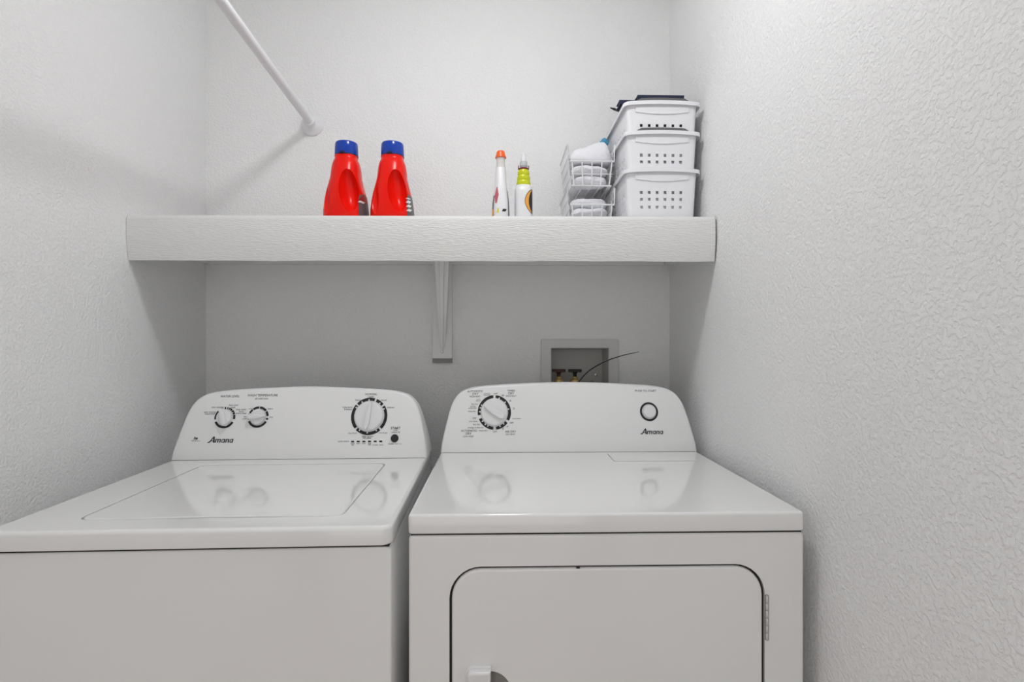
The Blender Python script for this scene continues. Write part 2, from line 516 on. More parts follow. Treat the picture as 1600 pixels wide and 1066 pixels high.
m = Mesh().box(-.362, .362, .5305, .54, DZ - .002, DZ + .0012); m.obj('console_foot_strip', MIDGREY, dryer, smooth=0)  # thin grey strip along the console foot
PD = face_plane(.531, DZ + .0002)
dial(dryer, PD, -.2153, .1107, .0483, .0400, [(94, 190), (203, 266), (277, 322), (-29, 85)], [70, 42, 12, 152, 163, 178, 216, 232, 244, 293, 310], .0385, .068, .0190, 151, .011)
m = Mesh()
for k in range(1):
    o = m.ring([PD @ Vector((.2364 + .0266*math.cos(2*math.pi*i/48), .1111 + .0266*math.sin(2*math.pi*i/48), 0)) for i in range(48)])
    i_ = m.ring([PD @ Vector((.2364 + .0210*math.cos(2*math.pi*i/48), .1111 + .0210*math.sin(2*math.pi*i/48), 0)) for i in range(48)])
    m.bridge(o, i_)
m.obj('button_ring', PRINTD, dryer, smooth=0)
m = Mesh().lathe([(.0203, -.0005), (.0203, .003), (.0196, .0045), (.0185, .0035), (.0180, .0032), (.0178, .0060), (.0165, .0078), (.008, .0090), (.0005, .0093)], PD @ Matrix.Translation((.2364, .1111, 0)), 40)
m.obj('push_button', KNOBW, dryer, smooth=30)
DT = [('PUSH TO START', .2316, .1704, .0624), ('AUTOMATIC', -.2718, .1700, .0460), ('DRY', -.2707, .1628, .0169), ('HIGH HEAT', -.2716, .1555, .0318),
      ('WRINKLE', -.2368, .1640, .0178), ('PREVENT', -.2368, .1595, .0197), ('OFF', -.2115, .1632, .0113), ('TIMED', -.1662, .1717, .0226),
      ('DRY', -.1663, .1640, .0169), ('HIGH HEAT', -.1663, .1567, .0319), ('60', -.1905, .1585, .0066), ('40', -.1690, .1430, .0065), ('20', -.1585, .1211, .0065),
      ('cool down', -.1510, .0935, .0241), ('OFF', -.1655, .0815, .0111), ('20', -.1775, .0715, .0048), ('30', -.1907, .0645, .0048), ('OFF', -.2135, .0575, .0110),
      ('AIR DRY', -.1686, .0575, .0313), ('NO HEAT', -.1687, .0500, .0266), ('cool', -.2620, .1479, .0093), ('down', -.2624, .1436, .0131),
      ('less dry', -.2725, .1335, .0186), ('energy', -.2770, .1265, .0158), ('preferred', -.2790, .1220, .0223), ('more dry', -.2800, .1134, .0223),
      ('OFF', -.2725, .0945, .0111), ('cool down', -.2760, .0860, .0249), ('less dry', -.2665, .0770, .0194), ('energy preferred', -.2690, .0684, .0442),
      ('more dry', -.2470, .0600, .0230), ('AUTOMATIC', -.2880, .0600, .0459), ('DRY', -.2886, .0527, .0165), ('LOW HEAT', -.2892, .0447, .0311)]
stuff(text_faces(DT, PD).obj('lettering', PRINT, dryer, smooth=0))
maker_logo(dryer, PD, .2391, .0561, .0629)
# door
gap = .0042
Mesh().slab(inset(hole, .0003), .0225, 0, FRONT(0, .0300, 0), hole=inset(hole, .02), hole_depth=.0224).obj('door_gap_shade', DARK, dryer, smooth=0)  # dark liner that paints shade into the gap around the door
door = Mesh().slab(inset(hole, gap), .030, .005, FRONT(0, .0315, 0), segs=4).obj('door', ENAMEL, dryer)
hx0, hx1, hz1 = -.0621 - dX, -.0150 - dX, CZ - .594
cut = Mesh()
cut.slab(rr(.085, .115, .040, 8, hx1 - .005 + .0, hz1 - .0125 - .0575), .034, 0, FRONT(0, .0205, 0))
carve(door, [cut.obj('cutter', ENAMEL, dryer)])
m = Mesh()
Mesh().slab(rr(.0845, .1145, .040, 8, hx1 - .005, hz1 - .0125 - .0575), .002, 0, FRONT(0, .0207, 0)).obj('handle_pocket', POCKET, door)  # grey plate, the pocket's shade is put into its colour
hs = [(hx1, hz1 - .14), (hx1, hz1)] + [(hx0 + .014 + .014*math.cos(math.radians(a)), hz1 - .014 + .014*math.sin(math.radians(a))) for a in range(90, 181, 15)] + [(hx0, hz1 - .126)] + [(hx0 + .014 + .014*math.cos(math.radians(a)), hz1 - .126 + .014*math.sin(math.radians(a))) for a in range(195, 271, 15)]
m.slab(hs, .009, .0015, FRONT(0, .0025, 0))
hd = m.obj('handle', KNOBW, door)
hs2 = inset(hs, .0035); hs2 = [(min(x + (.003 if x > hx1 - .006 else 0), hx1 - .0005), z) for x, z in hs2]
m = Mesh().slab(hs2, .012, .005, FRONT(0, -.0060, 0), segs=4); m.obj('handle_pad', KNOBW, hd)
hg = Mesh().tube([(door_x1 + .0022, -.0012, CZ - .4712), (door_x1 + .0022, -.0012, CZ - .5556)], .0022, 10).obj('hinge', STEEL, dryer)
for i in range(6):
    z = CZ - .4719 - i*.0139
    Mesh().lathe([(.0030, -.0133), (.0034, -.0128), (.0034, -.0006), (.0030, 0)], TOP(door_x1 + .0022, -.0012, z), 12).obj('knuckle', STEEL, hg)
m = Mesh().box(.1425 - dX, .1485 - dX, .001, .006, door_z1 - .0052, door_z1 - .0005); m.obj('latch_catch', BLACK, dryer, smooth=0)

# ------------------------------------------------------------------ shelf
SZ = CZ + .3435                              # shelf surface
shelf = thing('wall_shelf', 'deep white wall shelf wrapped in embossed liner spanning wall to wall', 'shelf', (0, 0, SZ))
fy = lambda x: 1.434 - .0117*(x + .205)      # front edge runs a touch out of square
SX0, SX1 = XL + .001, XR - .0055
m = Mesh()
r = []
for z in (-.024, -.0035):
    r.append([(SX0, fy(SX0) + .008, z), (SX1, fy(SX1) + .008, z), (SX1, YB - .001, z), (SX0, YB - .001, z)])
m.loft(r); m.obj('board', SHELFP, shelf, smooth=0)
m = Mesh(); r = []
for z in (-.118, -.025):
    o = .010 if z < -.1 else .004
    r.append([(SX0, fy(SX0) + o, z), (SX1, fy(SX1) + o, z), (SX1, fy(SX1) + o + .018, z), (SX0, fy(SX0) + o + .018, z)])
m.loft(r); m.obj('front_board', SHELFP, shelf, smooth=0)
prof = [(YB - 1.434 - .001, 0)]
for i in range(6):
    a = math.radians(90 + 90*i/5); rad = .014
    prof.append((rad + rad*math.cos(a), -rad + rad*math.sin(a)))
prof += [(-.0015, -.04), (-.0015, -.065), (.001, -.09), (.005, -.115), (.0075, -.1245)]
inner = [(y + .0025, z - (.0025 if i < 4 else 0)) for i, (y, z) in enumerate(prof)]
inner[0] = (prof[0][0], -.0025)
inner[-1] = (prof[-1][0] + .0025, prof[-1][1] + .0003)
NX = 24
m = Mesh(); rings = []
for k in range(NX + 1):
    x = SX0 + (SX1 - SX0)*k/NX
    wob = .0012*math.sin(k*1.9) + .0008*math.sin(k*.7 + 1)
    ring = []
    for (y, z) in prof + inner[::-1]:
        yy = min(y + fy(x) + (wob if z < -.02 else 0), YB - .0008)
        ring.append((x, yy, z + (wob*.6 if z < -.1 else 0)))
    rings.append(ring)
m.loft(rings); m.obj('liner', LINER, shelf, smooth=50)
Mesh().box(SX0 + .02, SX1 - .02, YB - .019, YB - .0005, -.0802, -.0245).obj('back_cleat', SHELFP, shelf, smooth=0)
for x0, x1 in ((SX0, SX0 + .0185), (XR - .0195, XR - .001)):
    Mesh().box(x0, x1, 1.475, YB - .0195, -.0802, -.0245).obj('side_cleat', SHELFP, shelf, smooth=0)

bk = thing('shelf_bracket', 'white tapered steel shelf bracket on a wall plate under the shelf', 'bracket', (-.196, YB, CZ))
Mesh().slab(rr(.066, .388, .002, 2, 0, .134), .018, .0010, FRONT(0, -.0005, 0)).obj('wall_plate', SHELFP, bk)
Mesh().box(-.0335, .0335, -.016, -.0005, -.0755, -.0602).obj('grey_strip', MIDGREY, bk, smooth=0)  # darker grey strip directly below the wall plate
# diagonal pressed-steel arm: wide at the shelf, narrow at the foot, with a raised rib
m = Mesh(); A = Vector((0, -.020, -.030)); Bv = Vector((.012, -.150, .312))
d = (Bv - A).normalized(); n = d.cross(Vector((1, 0, 0))).normalized()
if n.y > 0: n = -n
rings = []
for k in range(9):
    t = k/8; c = A.lerp(Bv, t); hw = .0085 + .0175*t
    rings.append([c + Vector((x*hw, 0, 0)) + n*o for x, o in ((-1, -.012), (-1, -.004), (-.40, -.003), (-.30, .006), (.30, .006), (.40, -.003), (1, -.004), (1, -.012), (.9, -.012), (.9, -.0055), (-.9, -.0055), (-.9, -.012))])
m.loft(rings); m.obj('brace', SHELFP, bk, smooth=30)
Mesh().box(-.018, .024, -.30, -.0190, .3125, .3190).obj('arm', SHELFP, bk, smooth=0)
Mesh().lathe([(.0075, 0), (.0075, .003), (.004, .005)], FRONT(0, -.0188, -.036), 16).obj('screw', SHELFP, bk)

# ------------------------------------------------------------------ hanging rod
rod = thing('closet_rod', 'white closet rod running forward from a round wall flange above the shelf', 'rod', (-.6457, YB, CZ + .7454), math.radians(3.2))
Mesh().lathe([(.037, .0008), (.037, .006), (.033, .011), (.027, .016), (.023, .022), (.019, .026), (.0185, .044), (.0165, .045)], FRONT(), 36).obj('flange', PWHITE, rod)
Mesh().lathe([(.0128, .020), (.0128, 2.85)], FRONT(), 24).obj('tube', PWHITE, rod)
Mesh().lathe([(.037, 2.8625), (.037, 2.857), (.023, 2.842), (.0185, 2.82)], FRONT(), 36).obj('flange', PWHITE, rod)
# ------------------------------------------------------------------ outlet box with valves
ob = thing('washer_outlet_box', 'recessed washer outlet box with white frame in the wall behind the dryer', 'outlet box', (.2812, YB, CZ - .115))
fw, fh = .272, .262
outer = rr(fw, fh, .006, 5, 0, (.0067 + .115) - fh/2)
inn = rr(OX1 - OX0 - .002, OZ1 - OZ0 - .002, .002, 5, (OX0 + OX1)/2 - .2812, (OZ0 + OZ1)/2 - (CZ - .115))
m = Mesh()
a0 = m.ring([(x, -.0003, z) for x, z in outer]); a1 = m.ring([(x, -.005, z) for x, z in outer]); a2 = m.ring([(x, -.007, z) for x, z in inset(outer, .002)])
b0 = m.ring([(x, -.007, z) for x, z in inset(inn, -.003)]); b1 = m.ring([(x, -.004, z) for x, z in inn]); b2 = m.ring([(x, .0, z) for x, z in inn])
for p, q in ((a0, a1), (a1, a2), (a2, b0), (b0, b1), (b1, b2)): m.bridge(p, q)
m.obj('frame', OUTLET, ob, smooth=30)
m = Mesh()
c0 = m.ring([(x, .0005, z) for x, z in inn]); c1 = m.ring([(x, .085, z) for x, z in rr(OX1 - OX0 - .012, OZ1 - OZ0 - .012, .002, 5, (OX0 + OX1)/2 - .2812, (OZ0 + OZ1)/2 - (CZ - .115))])
m.bridge(c0, c1); m.cap(c1)
m.obj('recess', BOXIN, ob, smooth=30)
Mesh().lathe([(.006, 0), (.006, .003), (.003, .004)], FRONT(.072, .083, -.01), 12).obj('screw', STEEL, ob)
for x, mat in ((-.069, VRED), (-.0115, BLACK)):
    v = Mesh()
    v.lathe([(.020, -.075), (.020, -.055), (.016, -.050), (.017, -.034), (.0155, -.020), (.0085, -.013), (.0085, -.008)], TOP(x, .035, -.004), 20)
    v.tube([(x, .035, -.041), (x, .083, -.041)], .011, 12)
    vo = v.obj('valve', BRASS, ob)
    h = Mesh().slab(rr(.048, .0105, .003, 4), .014, .002, FRONT(x, .042, .0095), back_bevel=.002)
    h.lathe([(.0065, -.0095), (.0062, .002), (.012, .009), (.012, .011)], TOP(x, .035, -.004), 14)
    h.obj('handle', mat, vo)
m = Mesh(); m.tube([(.024, .045, -.089), (.03, .03, -.04), (.05, .035, -.03), (.06, .05, -.05)], .006, 8); m.obj('drain_fitting', MIDGREY, ob)

cord = Mesh()
pts = [(.246, 1.6285, CZ - .43), (.246, 1.66, CZ - .415), (.245, 1.715, CZ - .34), (.243, 1.725, CZ - .25), (.247, 1.723, CZ - .175), (.2614, 1.72, CZ - .135), (.276, 1.72, CZ - .1165), (.2947, 1.72, CZ - .0984), (.318, 1.72, CZ - .083), (.3423, 1.72, CZ - .070), (.372, 1.72, CZ - .0582), (.4018, 1.72, CZ - .0488), (.432, 1.722, CZ - .0415), (.4615, 1.725, CZ - .0362)]
cord.tube(pts, [.0020]*10 + [.0018, .0015, .0012, .0008], 8)
cord = tag(cord.obj('loose_wire', BLACK), 'thin black wire curving up from behind the dryer across the outlet box', 'wire')

# ------------------------------------------------------------------ bottles
def se(th, a, b, n):
    c, s = math.cos(th), math.sin(th)
    return (a*abs(c)**(2/n)*(1 if c >= 0 else -1), b*abs(s)**(2/n)*(1 if s >= 0 else -1))

def interp(tab, h):
    for p, q in zip(tab, tab[1:]):
        if h <= q[0]:
            t = (h - p[0])/max(1e-9, q[0] - p[0])
            return [u + (v - u)*t for u, v in zip(p, q)]
    return list(tab[-1])

def skin(tab, n, seg=40):
    return [[(x + (row[3] if len(row) > 3 else 0), y + (row[4] if len(row) > 4 else 0), row[0]) for x, y in (se(2*math.pi*i/seg, row[1], row[2], n) for i in range(seg))] for row in tab]

def decal(tab, n, h0, h1, lo, hi, off=.0006, rows=8, cols=8):
    """patch on a lofted bottle between heights h0..h1 and angles lo(h)..hi(h) in degrees"""
    m = Mesh(); prev = None
    for r_ in range(rows + 1):
        t = r_/rows; h = h0 + (h1 - h0)*t
        row = interp(tab, h)
        a, b = math.radians(lo(t)), math.radians(hi(t))
        pts = []
        for c in range(cols + 1):
            th = a + (b - a)*c/cols
            x, y = se(th, row[1] + off, row[2] + off, n)
            pts.append((x + (row[3] if len(row) > 3 else 0), y + (row[4] if len(row) > 4 else 0), h))
        cur = m.ring(pts)
        if prev: m.bridge(prev, cur, closed=False)
        prev = cur
    return m

JT = [(0, .054, .060), (.004, .060, .067), (.012, .0625, .070), (.035, .0620, .070), (.06, .0592, .067), (.085, .0550, .063), (.105, .0500, .058), (.120, .0462, .054),
      (.135, .0432, .050), (.150, .0418, .046), (.163, .0404, .0425), (.174, .0382, .039), (.182, .0352, .0355), (.188, .0325, .0325), (.198, .0320, .0320)]
def detergent(label, loc, rz, variant):
    t = thing('detergent_jug', label, 'detergent bottle', loc, rz, 'red detergent jugs with blue caps')
    fine = []
    for i in range(60):
        h = .198*i/59
        h = .004*i/2 if i < 3 else h
        fine.append(interp(JT, h))
    fine.sort(key=lambda r: r[0])
    body = Mesh(); body.loft(skin(fine, 2.35, 48))
    bo = body.obj('jug', RED, t, smooth=40)
    c1 = Mesh(); c1.loft([[(.0225 + .0275*math.sin(math.radians(p))*math.cos(a) + .006*math.cos(math.radians(p)), -.062 + .046*math.sin(math.radians(p))*math.sin(a), .088 + .066*-math.cos(math.radians(p))) for a in (2*math.pi*k/32 for k in range(32))] for p in range(6, 180, 12)])
    c2 = Mesh(); c2.loft([[(-.050 + .020*math.sin(math.radians(p))*math.cos(a) + .007*math.cos(math.radians(p)), -.067 + .029*math.sin(math.radians(p))*math.sin(a), .082 + .070*-math.cos(math.radians(p))) for a in (2*math.pi*k/32 for k in range(32))] for p in range(6, 180, 12)])
    c1.bm.normal_update(); c2.bm.normal_update()
    carve(bo, [c1.obj('cutter', RED, t), c2.obj('cutter', RED, t)])
    lb = decal(JT, 2.35, .004, .078, lambda q: -42 + 16*max(0, q - .75)*4*.6, lambda q: 78, rows=10, cols=14).obj('label', LABELG, t)
    if variant == 0:
        decal(JT, 2.35, .058, .082, lambda q: -42 + 25*q, lambda q: 60, off=.0012).obj('label_band', LABELR, lb)
        decal(JT, 2.35, .052, .058, lambda q: -44 + 8*q, lambda q: -22 + 8*q, off=.0014, rows=2).obj('label_print', PWHITE, lb)
    else:
        for i, (z0, z1) in enumerate(((.028, .036), (.040, .048), (.052, .060), (.064, .068))):
            decal(JT, 2.35, z0, z1, lambda q: -46 + 10*q, lambda q: -30 + 10*q, off=.0012, rows=2).obj('label_print', PWHITE, lb)
    cp = Mesh().lathe([(.0318, .1985), (.0330, .1990), (.0335, .2010), (.0330, .2200), (.0322, .2330), (.0308, .2360), (.0285, .2365), (.0275, .2330), (.0005, .2325)], seg=40).obj('cap', BLUE, t)
    Mesh().lathe([(.0332, .1965), (.0338, .1968), (.0338, .1992), (.0332, .1995)], seg=40).obj('cap_seam', BLUED, cp)
    Mesh().box(-.010, .004, -.0355, -.0325, .1985, .2035).obj('pour_notch', BLUED, cp, smooth=0)
    return t
detergent('red detergent jug with blue cap, nearer the closet rod, dark label', (-.4483, 1.553, SZ), 0, 0)
detergent('red detergent jug with blue cap, nearer the spray bottle, white label lettering', (-.3139, 1.553, SZ), math.radians(3), 1)

# slim stain remover bottle
t = thing('stain_remover_bottle', 'slim white cleaner bottle with orange cap standing on the shelf', 'spray bottle', (.0045, 1.550, SZ))
ST = [(0, .0235, .036), (.003, .0255, .039), (.03, .0252, .0385), (.06, .0240, .0365), (.085, .0215, .033), (.105, .0190, .029), (.125, .0172, .0245), (.145, .0160, .0205), (.158, .0155, .018), (.166, .0145, .0155)]
m = Mesh(); m.loft(skin(ST, 2.6)); m.obj('body', PWHITE, t)
m = Mesh().lathe([(.0140, .164), (.0145, .166), (.0145, .169), (.0130, .170), (.0122, .182), (.0128, .1975)], seg=28); nk = m.obj('neck', BEIGE, t)
m = Mesh().lathe([(.0165, .1965), (.0165, .199), (.0140, .204), (.0125, .211), (.0118, .2145), (.010, .2165), (.0005, .2168)], seg=28); m.obj('cap', ORANGE, t)
decal(ST, 2.6, .055, .104, lambda q: -122 - 14*(1 - abs(2*q - .9)) if q < .95 else -118, lambda q: -112 + 12*(1 - abs(2*q - 1)), rows=10).obj('red_print', PINK, t)
decal(ST, 2.6, .028, .080, lambda q: -178 + 20*q, lambda q: -142 + 4*q, rows=8).obj('grey_print', LABELG, t)
decal(ST, 2.6, .010, .040, lambda q: -165, lambda q: -138, off=.0011, rows=6).obj('yellow_print', AMBER, t)
decal(ST, 2.6, .012, .096, lambda q: -38 + 10*q, lambda q: -8, rows=8).obj('side_label', LABELG, t)
decal(ST, 2.6, .026, .040, lambda q: -112 + 6*q, lambda q: -98, rows=4).obj('yellow_print', YELLOWP, t)
decal(ST, 2.6, .030, .038, lambda q: -86 + 6*q, lambda q: -66 + 14*q, rows=4).obj('black_print', PRINTD, t)

# bottle with lime ribbed neck
t = thing('lime_neck_bottle', 'white squeeze bottle with lime ribbed neck and grey nozzle on the shelf', 'bottle', (.0719, 1.550, SZ))
BT = [(0, .0245, .030), (.003, .0265, .033), (.06, .0265, .033), (.090, .0263, .0325), (.103, .0260, .031), (.110, .0235, .027), (.114, .0205, .0215)]
m = Mesh(); m.loft(skin(BT, 2.8)); m.obj('body', PWHITE, t)
pf = [(.0190, .112)]
for k in range(3):
    z0 = .113 + k*.0155; r0 = .0205 - k*.0018
    pf += [(r0 - .0008, z0), (r0 + .0006, z0 + .003), (r0 + .0006, z0 + .010), (r0 - .0010, z0 + .0148)]
pf += [(.0150, .1605)]
m = Mesh().lathe(pf, seg=32); m.obj('ribbed_neck', LIME, t, smooth=30)
m = Mesh().lathe([(.0148, .1605), (.0152, .1615), (.0152, .1650), (.0140, .1665)], seg=28)
for sx in (-1, 1): m.box(sx*.0150 - .0012, sx*.0150 + .0012, -.004, .004, .1640, .1740)
m.obj('safety_ring', MAROON, t)
m = Mesh().lathe([(.0105, .165), (.0105, .171), (.0118, .172), (.0118, .180), (.0110, .186), (.0085, .1868)], seg=28); m.obj('collar', PGREY, t)
m = Mesh().lathe([(.0074, .186), (.0072, .198), (.0062, .2075), (.004, .2090)], seg=20); m.obj('nozzle', PWHITE, t)
fx = lambda f: -math.degrees(math.acos(min(1, max(.001, f))**1.4))
decal(BT, 2.8, .026, .099, lambda q: fx(.88 - .80*math.sin(math.pi*q)**.75), lambda q: -28, rows=20).obj('dark_crescent', PRINTD, t)
decal(BT, 2.8, .028, .096, lambda q: fx(.86 - .74*math.sin(math.pi*q)**.75), lambda q: fx(.88 - .38*math.sin(math.pi*q)**.8), off=.0011, rows=20).obj('orange_crescent', AMBER, t)

# ------------------------------------------------------------------ wire baskets with cloths
def wire_basket(label, z):
    t = thing('wire_basket', label, 'wire basket', (.2845, 1.600, z), 0, 'stacked white wire baskets')
    w0, w1, d0, d1, H, hf = .060, .0735, .012, .205, .130, .074
    R = .0019
    sx = lambda k: w0 + (w1 - w0)*k           # half width at relative height
    yf = lambda k: d0*(1 - k)                 # front plane leans forward going up
    yb = lambda k: .198 + .007*k
    kf = hf/H
    # rim: low front, sloping up to tall sides, round the back
    pts = [(-sx(kf), yf(kf) - .004, hf), (sx(kf), yf(kf) - .004, hf), (sx(1), .022, H), (sx(1), yb(1), H), (-sx(1), yb(1), H), (-sx(1), .022, H)]
    Mesh().tube(pts, .0031, 8, closed=True).obj('rim', WIREW, t)
    b = [(-w0, d0, R), (w0, d0, R), (w0, .198, R), (-w0, .198, R)]
    Mesh().tube(b, .0024, 8, closed=True).obj('base_ring', WIREW, t)
    for i in range(5):
        u = -1 + 2*i/4*.94 + .06
        Mesh().tube([(u*w0*.97, .195, R), (u*w0*.97, d0, R), (u*sx(kf)*.97, yf(kf) - .004, hf)], .0021, 6).obj('front_wire', WIREW, t)
    Mesh().tube([(-sx(kf*.5), yf(.5*kf), hf*.5), (sx(kf*.5), yf(.5*kf), hf*.5)], .0013, 6).obj('front_wire', WIREW, t)
    for s in (-1, 1):
        m = Mesh()
        for i in range(1, 10):
            y = .02 + .175*i/9.5
            m.tube([(s*w0, y, R), (s*w1, y, H)], .0013, 5)
        for k in (.25, .5, .75):
            m.tube([(s*sx(k), yf(k) + .004, H*k) if k < kf else (s*sx(k), .014, H*k), (s*sx(k), yb(k), H*k)], .0013, 5)
        stuff(m.obj('side_grid', WIREW, t))
    m = Mesh()
    for i in range(8):
        u = -1 + 2*i/7
        m.tube([(u*w0, .198, R), (u*w1, yb(1), H)], .0013, 5)
    stuff(m.obj('back_grid', WIREW, t))
    return t

def cloth_roll(name, label, loc, length, r1, r2, seed, rot=(0, 0, 0), group='rolled white cloths in the wire baskets', mat=None):
    """soft rolled or bunched cloth lying along X"""
    m = Mesh(); rings = []
    N = 22
    for k in range(N + 1):
        t = k/N; x = (t - .5)*length
        e = min(1, (1 - abs(2*t - 1)**6))**.5
        ring = []
        for i in range(28):
            a = 2*math.pi*i/28
            q = Vector((x*28, math.cos(a)*1.4 + seed*7.3, math.sin(a)*1.4))
            f = 1 + .16*noise.noise(q) + .10*noise.noise(q*2.3) + .05*math.sin(a*3 + seed + x*40)
            ring.append((x, r1*math.cos(a)*f*max(.25, e), r2*math.sin(a)*f*max(.25, e)))
        rings.append(ring)
    m.loft(rings)
    o = m.obj(name, mat or CLOTH, None, smooth=60)
    o.location = loc; o.rotation_euler = rot
    return tag(o, label, 'cloth', group)

ZB0, ZB1 = SZ + .0003, SZ + .1335
wire_basket('white wire basket with low front, lower one of the stack of two', ZB0)
wire_basket('white wire basket with low front, upper one stacked on the other', ZB1)
cloth_roll('rolled_cloth', 'rolled white cloth lying at the bottom of the upper wire basket', (.2845, 1.657, ZB1 + .0225), .108, .032, .0185, 1)
cloth_roll('rolled_cloth', 'rolled white cloth in the upper wire basket, just behind its front rim', (.2845, 1.656, ZB1 + .056), .116, .034, .0165, 2, (0, .03, 0))
cloth_roll('rolled_cloth', 'white cloth bunched at the left back of the upper wire basket', (.2845, 1.743, ZB1 + .034), .105, .040, .030, 3)
cloth_roll('rolled_cloth', 'rolled white cloth at the bottom of the lower wire basket', (.2845, 1.657, ZB0 + .0225), .108, .032, .0185, 4)
cloth_roll('rolled_cloth', 'rolled white cloth behind the front rim of the lower wire basket', (.2845, 1.656, ZB0 + .057), .114, .034, .0170, 5, (0, -.03, 0))
cloth_roll('rolled_cloth', 'bunched white cloth heaped on top in the lower wire basket', (.2845, 1.678, ZB0 + .0905), .116, .042, .0180, 6, (0, .04, 0))
cloth_roll('rolled_cloth', 'white cloth pushed to the back of the lower wire basket', (.2845, 1.752, ZB0 + .045), .108, .036, .040, 7)
# big folded cloth leaning out of the upper basket
m = Mesh(); rings = []
for k in range(21):
    t = k/20; x = -.066 + .134*t
    top = .034 + .049*t**1.1 - .028*max(0, t - .88)**1.2*8
    e = max(.35, (1 - abs(2*t - 1)**8))
    ring = []
    for i in range(26):
        a = 2*math.pi*i/26
        c, s = math.cos(a), math.sin(a)
        y = .078*abs(c)**.7*(1 if c > 0 else -1)*(.75 + .25*e)
        hgt = (top if s > 0 else .014)*e
        z = hgt*abs(s)**.75*(1 if s > 0 else -1)
        q = Vector((x*22, y*22, z*22 + 9))
        ring.append((x + .002*noise.noise(q*1.7), y + .004*noise.noise(q), z + .0045*noise.noise(q*1.2 + Vector((5, 0, 0)))))
    rings.append(ring)
m.loft(rings)
o = m.obj('folded_cloth', CLOTH, None, smooth=60); o.location = (.2845, 1.702, ZB1 + .0905)
tag(o, 'large folded white cloth rising above the rim of the upper wire basket', 'cloth')
o = cloth_roll('blue_cloth', 'scrap of blue cloth beside the white folded cloth, touching the plastic baskets', (.3480, 1.740, ZB1 + .180), .028, .022, .0135, 9, (0, .5, .2), None, BCLOTH)

